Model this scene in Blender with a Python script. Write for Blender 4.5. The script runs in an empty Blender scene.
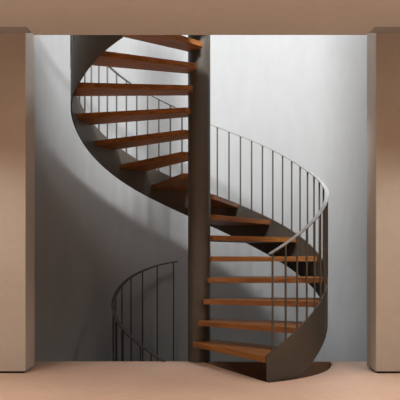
import bpy, bmesh, math, random
import numpy as np
from mathutils import Vector
random.seed(3)
C = bpy.context.scene.collection
R_ = math.radians

# ------------------------------------------------------------------ materials
def new_mat(name):
    m = bpy.data.materials.new(name); m.use_nodes = True
    nt = m.node_tree; b = nt.nodes['Principled BSDF']
    return m, nt, b

def plaster(name, c1, c2, scale=1.6, rough=.8, bump=.05, stretch=(1, 1, 1), spec=.3, coarse=.5):
    m, nt, b = new_mat(name); N, L = nt.nodes, nt.links
    tc = N.new('ShaderNodeTexCoord'); mp = N.new('ShaderNodeMapping'); mp.inputs['Scale'].default_value = stretch
    L.new(tc.outputs['Object'], mp.inputs['Vector'])
    n1 = N.new('ShaderNodeTexNoise'); n1.inputs['Scale'].default_value = scale; n1.inputs['Detail'].default_value = 6
    n1.inputs['Roughness'].default_value = .6
    n2 = N.new('ShaderNodeTexNoise'); n2.inputs['Scale'].default_value = scale * 14; n2.inputs['Detail'].default_value = 5
    L.new(mp.outputs[0], n1.inputs['Vector']); L.new(mp.outputs[0], n2.inputs['Vector'])
    mx = N.new('ShaderNodeMix'); mx.data_type = 'FLOAT'; mx.inputs[0].default_value = .3
    L.new(n1.outputs[0], mx.inputs[2]); L.new(n2.outputs[0], mx.inputs[3])
    rp = N.new('ShaderNodeValToRGB'); rp.color_ramp.elements[0].position = .32; rp.color_ramp.elements[1].position = .68
    rp.color_ramp.elements[0].color = (*c1, 1); rp.color_ramp.elements[1].color = (*c2, 1)
    L.new(mx.outputs[0], rp.inputs[0]); L.new(rp.outputs[0], b.inputs['Base Color'])
    bp = N.new('ShaderNodeBump'); bp.inputs['Strength'].default_value = bump; bp.inputs['Distance'].default_value = .01
    L.new(n2.outputs[0], bp.inputs['Height']); L.new(bp.outputs[0], b.inputs['Normal'])
    b.inputs['Roughness'].default_value = rough
    b.inputs['Specular IOR Level'].default_value = spec
    return m

def metal(name, col, rough=.45, metallic=.35):
    m, nt, b = new_mat(name); N, L = nt.nodes, nt.links
    tc = N.new('ShaderNodeTexCoord')
    n1 = N.new('ShaderNodeTexNoise'); n1.inputs['Scale'].default_value = 5; n1.inputs['Detail'].default_value = 6
    L.new(tc.outputs['Object'], n1.inputs['Vector'])
    rp = N.new('ShaderNodeValToRGB')
    rp.color_ramp.elements[0].position = .3; rp.color_ramp.elements[1].position = .7
    rp.color_ramp.elements[0].color = (*[c * .85 for c in col], 1); rp.color_ramp.elements[1].color = (*[c * 1.12 for c in col], 1)
    L.new(n1.outputs[0], rp.inputs[0]); L.new(rp.outputs[0], b.inputs['Base Color'])
    mr = N.new('ShaderNodeMapRange'); mr.inputs[3].default_value = rough - .07; mr.inputs[4].default_value = rough + .08
    L.new(n1.outputs[0], mr.inputs[0]); L.new(mr.outputs[0], b.inputs['Roughness'])
    b.inputs['Metallic'].default_value = metallic
    return m

def wood(name):
    m, nt, b = new_mat(name); N, L = nt.nodes, nt.links
    tc = N.new('ShaderNodeTexCoord'); mp = N.new('ShaderNodeMapping'); mp.inputs['Scale'].default_value = (1.6, 22, 22)
    oi = N.new('ShaderNodeObjectInfo'); ad = N.new('ShaderNodeVectorMath'); ad.operation = 'ADD'
    L.new(tc.outputs['Object'], ad.inputs[0]); L.new(oi.outputs['Random'], ad.inputs[1])
    L.new(ad.outputs[0], mp.inputs['Vector'])
    n1 = N.new('ShaderNodeTexNoise'); n1.inputs['Scale'].default_value = 1.8; n1.inputs['Detail'].default_value = 8
    n1.inputs['Distortion'].default_value = .6
    L.new(mp.outputs[0], n1.inputs['Vector'])
    rp = N.new('ShaderNodeValToRGB'); e = rp.color_ramp.elements
    e[0].position = .3; e[1].position = .72
    e[0].color = (.135, .048, .010, 1); e[1].color = (.29, .118, .029, 1)
    mid = e.new(.5); mid.color = (.212, .08, .017, 1)
    L.new(n1.outputs[0], rp.inputs[0]); L.new(rp.outputs[0], b.inputs['Base Color'])
    bp = N.new('ShaderNodeBump'); bp.inputs['Strength'].default_value = .08; bp.inputs['Distance'].default_value = .004
    L.new(n1.outputs[0], bp.inputs['Height']); L.new(bp.outputs[0], b.inputs['Normal'])
    b.inputs['Roughness'].default_value = .5; b.inputs['Specular IOR Level'].default_value = .35
    return m

M_WELL = plaster('stairwell_plaster', (.21, .208, .203), (.25, .248, .243), .9, .62, .04, (1, 1, .35), .35)
M_ROOM = plaster('beige_plaster', (.385, .342, .295), (.44, .395, .345), 1.3, .85, .05)
M_CEIL = plaster('rose_plaster', (.41, .395, .365), (.465, .45, .415), 1.0, .85, .04)
M_FLOOR = plaster('rose_microcement', (.47, .325, .25), (.57, .41, .325), 1.2, .55, .03)
M_RECESS = plaster('shade_darkened_recess', (.24, .16, .12), (.30, .20, .15), 1.5, .8, .05)  # recess lining coloured darker than the floor to deepen the shade there
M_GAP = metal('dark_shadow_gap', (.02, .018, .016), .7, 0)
M_STEEL = metal('bronze_grey_steel', (.064, .055, .044), .45, .2)
M_RAIL = metal('handrail_steel', (.28, .275, .265), .35, .5)
M_DARK = metal('blackened_steel', (.035, .028, .022), .5, .3)
M_WOOD = wood('oiled_iroko')

# ------------------------------------------------------------------ helpers
def obj(name, bm, mat, parent=None, bevel=0, smooth=False, loc=(0, 0, 0), rz=0):
    bmesh.ops.recalc_face_normals(bm, faces=bm.faces)
    me = bpy.data.meshes.new(name); bm.to_mesh(me); bm.free()
    me.materials.append(mat)
    o = bpy.data.objects.new(name, me); C.objects.link(o)
    o.location = loc; o.rotation_euler = (0, 0, rz)
    if parent: o.parent = parent
    if smooth:
        for p in me.polygons: p.use_smooth = True
    if bevel:
        md = o.modifiers.new('bevel', 'BEVEL'); md.width = bevel; md.segments = 2; md.limit_method = 'ANGLE'
    return o

def struct(name, bm, mat, **k):
    o = obj(name, bm, mat, **k); o['kind'] = 'structure'; return o

def prism(bm, pts, z0, z1):
    lo = [bm.verts.new((x, y, z0)) for x, y in pts]; hi = [bm.verts.new((x, y, z1)) for x, y in pts]
    bm.faces.new(lo[::-1]); bm.faces.new(hi); n = len(pts)
    for i in range(n): bm.faces.new((lo[i], lo[(i + 1) % n], hi[(i + 1) % n], hi[i]))
    return bm

def box(bm, x0, x1, y0, y1, z0, z1):
    return prism(bm, [(x0, y0), (x1, y0), (x1, y1), (x0, y1)], z0, z1)

def rod(bm, p, q, r, n=10):
    p, q = Vector(p), Vector(q); d = (q - p).normalized()
    a = d.orthogonal().normalized(); b = d.cross(a)
    A = [bm.verts.new(p + r * (math.cos(t) * a + math.sin(t) * b)) for t in [2 * math.pi * i / n for i in range(n)]]
    B = [bm.verts.new(v.co + (q - p)) for v in A]
    bm.faces.new(A); bm.faces.new(B[::-1])
    for i in range(n): bm.faces.new((A[i], A[(i + 1) % n], B[(i + 1) % n], B[i]))

def sweep(bm, sections):
    """sections: list of closed loops with the same number of points"""
    rows = [[bm.verts.new(p) for p in s] for s in sections]; n = len(rows[0])
    for a, b in zip(rows, rows[1:]):
        for i in range(n): bm.faces.new((a[i], a[(i + 1) % n], b[(i + 1) % n], b[i]))
    bm.faces.new(rows[0]); bm.faces.new(rows[-1][::-1])

def table(pts, lo, hi, sig=5):
    t = np.arange(lo - 40, hi + 40, .5); v = np.interp(t, [p[0] for p in pts], [p[1] for p in pts])
    k = np.exp(-.5 * (np.arange(-40, 41) * .5 / sig) ** 2); k /= k.sum()
    w = np.convolve(np.pad(v, 40, mode='edge'), k, 'valid')
    return lambda a: float(np.interp(a, t, w))

# ------------------------------------------------------------------ measured stair geometry (metres)
RISE = .18; TH1 = -60.32; DTH = 18.92
R_TREAD = 1.078; R_IN = 1.0785; R_OUT = 1.0885; R_MID = 1.0835; RC = .0965
def pitch(th): return RISE * ((th - TH1) / DTH + 1)
T0, T1 = -63.6, 240
top_off = table([(-70, .043), (-55, .05), (-44, .07), (3, .07), (43, .06), (69, .03), (83, 0), (106, -.04), (126, -.075), (150, -.1), (178, -.09), (203, -.06), (260, -.05)], T0, T1)
bot_off = table([(-70, -.305), (10, -.295), (30, -.308), (83, -.335), (96, -.35), (130, -.392), (150, -.4), (178, -.4), (195, -.45), (209, -.505), (230, -.53), (240, -.56), (260, -.6)], T0, T1)
rail_off = table([(-70, .757), (-50, .76), (-30, .772), (-18, .778), (0, .745), (25, .73), (50, .745), (62, .738), (75, .722), (90, .705), (106, .695), (117, .673), (129, .64), (141, .62), (180, .6), (260, .6)], T0, T1)
def cyl(r, th, z, cx=0, cy=0): a = R_(th); return (cx + r * math.cos(a), cy + r * math.sin(a), z)

stair = bpy.data.objects.new('spiral_staircase', None); C.objects.link(stair)
stair['label'] = 'spiral staircase with wooden treads, central round column and curved dark steel stringer'
stair['category'] = 'staircase'

# central column
bm = bmesh.new()
sweep(bm, [[cyl(RC, 360 * i / 64, z) for i in range(64)] for z in (-2.798, 0, 1.5, 3.95)])
col = obj('column', bm, M_STEEL, stair, smooth=True)
col.modifiers.new('es', 'EDGE_SPLIT').split_angle = R_(40)

# outer stringer (helical plate, cut level at the floor)
secs = []
for th in np.arange(T0, T1 + .01, 1.0):
    zt = pitch(th) + top_off(th); zb = max(-.16, pitch(th) + bot_off(th))
    secs.append([cyl(R_IN, th, zb), cyl(R_OUT, th, zb), cyl(R_OUT, th, zt), cyl(R_IN, th, zt)])
bm = bmesh.new(); sweep(bm, secs)
st = obj('stringer', bm, M_STEEL, stair, smooth=True)
st.modifiers.new('es', 'EDGE_SPLIT').split_angle = R_(40)

# treads: parallel to the column's tangents at nosing and rear, arc at the outside
def tread(k):
    th = TH1 + (k - 1) * DTH; dt = DTH
    n_off, r_off = .098, .115
    # local frame: x along the nosing direction
    def arc_pt(a): return (R_TREAD * math.cos(a), R_TREAD * math.sin(a))
    shift = 0 if k <= 8 else (.14 if k == 9 else .235)
    back = 0
    a0 = -math.asin(.0683 / R_TREAD) + shift              # nosing outer end
    a1 = R_(dt) + math.asin(.1275 / R_TREAD) + back       # rear outer end
    pts = [(.084, -.108 if k <= 8 else -.02)]
    for i in range(13): pts.append(arc_pt(a0 + (a1 - a0) * i / 12))
    d = R_(dt) + back; rx, ry = math.cos(d), math.sin(d)
    o, q = (.13, .08) if k > 8 else (.115, .08)
    pts.append((q * rx - o * ry, q * ry + o * rx))
    pts.append((.045 * rx - .045 * ry, .045 * ry + .045 * rx))
    pts.append((.055, -.04 if k <= 8 else -.01))
    bm = bmesh.new(); prism(bm, pts, 0, .044)
    return obj('tread', bm, M_WOOD, stair, bevel=.002, loc=(0, 0, k * RISE - .044), rz=R_(th))
for k in range(1, 17): tread(k)

# handrail: flat bar following the helix
secs = []
for th in np.arange(-62.5, T1 + .01, 1.25):
    z = pitch(th) + rail_off(th); r0, r1, h = R_MID - .016, R_MID + .016, .009
    secs.append([cyl(r0, th, z - h), cyl(r1, th, z - h), cyl(r1, th, z), cyl(r0, th, z)])
bm = bmesh.new(); sweep(bm, secs)
rail = obj('handrail', bm, M_RAIL, stair, smooth=True)
rail.modifiers.new('es', 'EDGE_SPLIT').split_angle = R_(40)

th = -60.9
while th < 238:
    bm = bmesh.new()
    z0 = pitch(th) + top_off(th) - .012; z1 = pitch(th) + rail_off(th) - .006
    rod(bm, (0, 0, 0), (0, 0, z1 - z0), .0078)
    x, y, _ = cyl(R_MID, th, 0)
    obj('baluster', bm, M_STEEL, stair, smooth=False, loc=(x, y, z0), rz=R_(th))
    th += 6.41

# ------------------------------------------------------------------ lower railing in the well behind the floor edge
LC = (.027, .7615); LR = .862
lz = table([(-100, -.29), (-67, -.03), (-55.5, .058), (-43, .152), (-30, .256), (-20, .322), (-12, .40), (5.6, .503), (18, .60), (30, .68), (41.5, .744), (56, .81), (68.5, .849), (75, .86)], -95, 75, 3)
_lz = lz
def lz(ph): return .8787 + (_lz(ph) - .8787) * .952
def lp(r, ph, z): a = R_(ph); return (LC[0] - r * math.cos(a), LC[1] + r * math.sin(a), z)
low = bpy.data.objects.new('stair_railing', None); low.location = (0, 0, 0); C.objects.link(low)
low['label'] = 'dark curved railing of the lower flight, rising behind the floor edge left of the column'
low['category'] = 'railing'
secs = []
for ph in np.arange(-72, 72.1, 2):
    z = lz(ph); secs.append([lp(LR - .016, ph, z - .012), lp(LR + .016, ph, z - .012), lp(LR + .016, ph, z), lp(LR - .016, ph, z)])
bm = bmesh.new(); sweep(bm, secs); obj('handrail', bm, M_DARK, low)
secs = []
for ph in np.arange(-74, 76.1, 2):
    z = lz(max(ph, -95)) - 1.18 + min(0, ph + 95) * .0078
    secs.append([lp(LR - .005, ph, z - .33), lp(LR + .005, ph, z - .33), lp(LR + .005, ph, z), lp(LR - .005, ph, z)])
bm = bmesh.new(); sweep(bm, secs); obj('stringer', bm, M_DARK, low)
for ph in (69, 56, 43, 31, 19, 7, -4, -14, -24, -34, -43, -51, -59, -67):
    z1 = lz(ph) - .006; z0 = lz(ph) - 1.19
    bm = bmesh.new(); rod(bm, (0, 0, 0), (0, 0, z1 - z0), .0065)
    obj('baluster', bm, M_DARK, low, loc=lp(LR, ph, z0))

# ------------------------------------------------------------------ setting
FE = -.03                        # floor edge in front of the well
XL, XR = -1.331, 1.355           # opening
A, AR, B, CY = 1.43, 1.95, 1.71, -.03      # well wall, half ellipse in plan
HR = 1.118                       # recess in the floor under the first flight
rim = [(HR * math.cos(R_(a)), HR * math.sin(R_(a))) for a in np.linspace(math.degrees(math.asin(FE / HR)), -64.0, 40)]
edge = [(4, FE)] + rim + [(.045, -.088), (-.03, -.1), (-.095, FE), (-4, FE)]
bm = bmesh.new()
prism(bm, edge + [(-4, -7.5), (4, -7.5)], -.25, 0)
bmesh.ops.triangulate(bm, faces=[f for f in bm.faces if len(f.verts) > 4])
struct('floor', bm, M_FLOOR)
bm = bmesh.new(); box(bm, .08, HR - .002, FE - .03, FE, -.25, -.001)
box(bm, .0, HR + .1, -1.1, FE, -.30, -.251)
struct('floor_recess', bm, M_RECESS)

# well wall
def well_pts(off, n=72):
    return [(((AR if i < n / 2 else A) + off) * math.cos(math.pi * i / n), CY + (B + off) * math.sin(math.pi * i / n)) for i in range(n + 1)]
inner = [(AR, -.349)] + well_pts(0) + [(-A, -.349)]
outer = [(AR + .15, -.349)] + well_pts(.15) + [(-A - .15, -.349)]
TOP = 5.4
bm = bmesh.new()
for (z0, z1) in ((-2.8, TOP),):
    rows = []
    for p, q in zip(inner, outer):
        rows.append([bm.verts.new((p[0], p[1], z0)), bm.verts.new((q[0], q[1], z0)), bm.verts.new((q[0], q[1], z1)), bm.verts.new((p[0], p[1], z1))])
    for a, b in zip(rows, rows[1:]):
        for i in range(4): bm.faces.new((a[i], a[(i + 1) % 4], b[(i + 1) % 4], b[i]))
    bm.faces.new(rows[0]); bm.faces.new(rows[-1][::-1])
w = struct('wall_back', bm, M_WELL, smooth=True); w.modifiers.new('es', 'EDGE_SPLIT').split_angle = R_(40)
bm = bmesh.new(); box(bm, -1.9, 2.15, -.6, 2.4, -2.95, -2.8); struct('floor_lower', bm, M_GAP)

# piers either side of the opening
PF, PB = -.629, -.349
bm = bmesh.new(); box(bm, -4, XL, PF, PB, .016, 2.95); struct('wall_left', bm, M_ROOM, bevel=.004)
bm = bmesh.new(); box(bm, XR, 4, PF, PB, .016, 2.95); struct('wall_right', bm, M_ROOM, bevel=.004)
bm = bmesh.new(); box(bm, -3.98, XL - .02, PF + .02, PB, .0, .016); struct('baseboard_left', bm, M_GAP)
bm = bmesh.new(); box(bm, XR + .02, 3.98, PF + .02, PB, .0, .016); struct('baseboard_right', bm, M_GAP)

# ceiling slab of the room, its edge cut for the stair
ZC = 2.422
pts = [(-4, -7.5), (4, -7.5), (4, -1.30), (1.168, -1.30), (1.156, -1.139), (-1.140, -1.139), (-1.149, -1.30), (-4, -1.30)]
bm = bmesh.new(); prism(bm, pts, ZC, 2.88); struct('ceiling', bm, M_CEIL)
bm = bmesh.new(); box(bm, -4, -1.501, -1.30, -.35, 2.951, 3.05); box(bm, 1.501, 4, -1.30, -.35, 2.951, 3.05); struct('light_leak_cover', bm, M_CEIL)  # unseen cover slabs, added to stop daylight leaking onto the piers

bm = bmesh.new(); prism(bm, [(-.50, -1.138), (.7, -1.138), (.7, -.38), (-.23, -.38), (-.50, -.86)], 2.70, 2.834); struct('light_blocker_slab', bm, M_CEIL)  # unseen slab added to block the high light from the lower well

bm = bmesh.new(); box(bm, -1.158, .7, -1.26, -1.14, 2.881, 3.70); struct('light_blocker_wall', bm, M_WELL)  # unseen wall added to shade the upper treads and lower back wall

# room around the camera and the upper floor above it
bm = bmesh.new(); box(bm, -4.15, -4.0, -7.5, PB, -.25, TOP); struct('wall_west', bm, M_ROOM)
bm = bmesh.new(); box(bm, 4.0, 4.15, -7.5, PB, -.25, TOP); struct('wall_east', bm, M_ROOM)
bm = bmesh.new(); box(bm, -4.15, 4.15, -7.65, -7.5, -.25, TOP); struct('wall_front', bm, M_ROOM)
bm = bmesh.new(); box(bm, -4, -1.43, PB, PB + .15, 2.95, TOP); box(bm, 1.95, 4, PB, PB + .15, 2.95, TOP)
box(bm, 1.355, 1.95, PF, PB, 2.951, TOP);  
for x0, x1 in ((1.16, 1.5), (-1.5, -1.16)):  # unseen cheeks added to keep the high light off the piers
    prof = [(-1.3, 2.435), (-1.14, 2.435), (PF - .002, 2.612), (PF - .002, TOP), (-1.3, TOP)]
    a = [bm.verts.new((x0, y, z)) for y, z in prof]; b = [bm.verts.new((x1, y, z)) for y, z in prof]
    bm.faces.new(a); bm.faces.new(b[::-1])
    for i in range(5): bm.faces.new((a[i], a[(i + 1) % 5], b[(i + 1) % 5], b[i]))
struct('wall_upper_and_blockers', bm, M_WELL)
bm = bmesh.new(); box(bm, -4.15, 4.15, -7.65, 2.4, TOP, TOP + .2); struct('ceiling_roof', bm, M_WELL)

# ------------------------------------------------------------------ light
def area(name, loc, size, power, col, rot=(0, 0, 0), sy=None, spread=180):
    l = bpy.data.lights.new(name, 'AREA'); l.energy = power; l.color = col; l.size = size; l.spread = R_(spread)
    if sy: l.shape = 'RECTANGLE'; l.size_y = sy
    o = bpy.data.objects.new(name, l); C.objects.link(o); o.location = loc; o.rotation_euler = rot; return o
def spot(name, loc, power, col, ang, blend=.4, rot=(0, 0, 0), r=.05):
    l = bpy.data.lights.new(name, 'SPOT'); l.energy = power; l.color = col; l.spot_size = R_(ang); l.spot_blend = blend; l.shadow_soft_size = r
    o = bpy.data.objects.new(name, l); C.objects.link(o); o.location = loc; o.rotation_euler = rot; return o
LP, LT = Vector((.5, -2.7, 4.05)), Vector((.2, 2.0, 2.2))
LP, LT = Vector((.65, -2.5, 5.1)), Vector((1.3, .9, -.5))
area('upper_window', LP, .85, 550, (.94, .97, 1), (LT - LP).to_track_quat('-Z', 'Y').to_euler(), .7, 150)
area('rooflight', (.75, -.35, TOP - .03), .8, 100, (.95, .97, 1), (0, 0, 0), 1.1)
WARM = (1, .90, .79)
for x in (-1.9, -.6, .6, 1.9):
    spot('downlight', (x, -1.85, ZC - .01), 40, WARM, 74, 1)
for x in (-3.0, -1.95, 1.95, 3.0):
    spot('downlight', (x, -2.35, ZC - .01), 120, WARM, 142, .3)
for x in (-2.1, -.7, .7, 2.1):
    for y in (-3.7, -5.0, -6.4):
        spot('downlight', (x, y, ZC - .01), 300, WARM, 88, .8)
wd = bpy.data.worlds.new('world'); bpy.context.scene.world = wd; wd.use_nodes = True
wd.node_tree.nodes['Background'].inputs[0].default_value = (.8, .9, 1, 1)
wd.node_tree.nodes['Background'].inputs[1].default_value = .3

# ------------------------------------------------------------------ camera
cd = bpy.data.cameras.new('camera'); cam = bpy.data.objects.new('camera', cd); C.objects.link(cam)
cam.location = (0, -5.6885, .8787); cam.rotation_euler = (R_(90), 0, 0)
cd.sensor_width = 36; cd.sensor_fit = 'HORIZONTAL'; cd.lens = 36 * 660.06 / 400
cd.shift_x = .8 / 400; cd.shift_y = (258.89 - 200) / 400
cd.clip_start = .05
sc = bpy.context.scene; sc.camera = cam
sc.view_settings.view_transform = 'Standard'; sc.view_settings.look = 'None'
sc.view_settings.gamma = 1; sc.view_settings.exposure = 0; sc.view_settings.use_curve_mapping = False
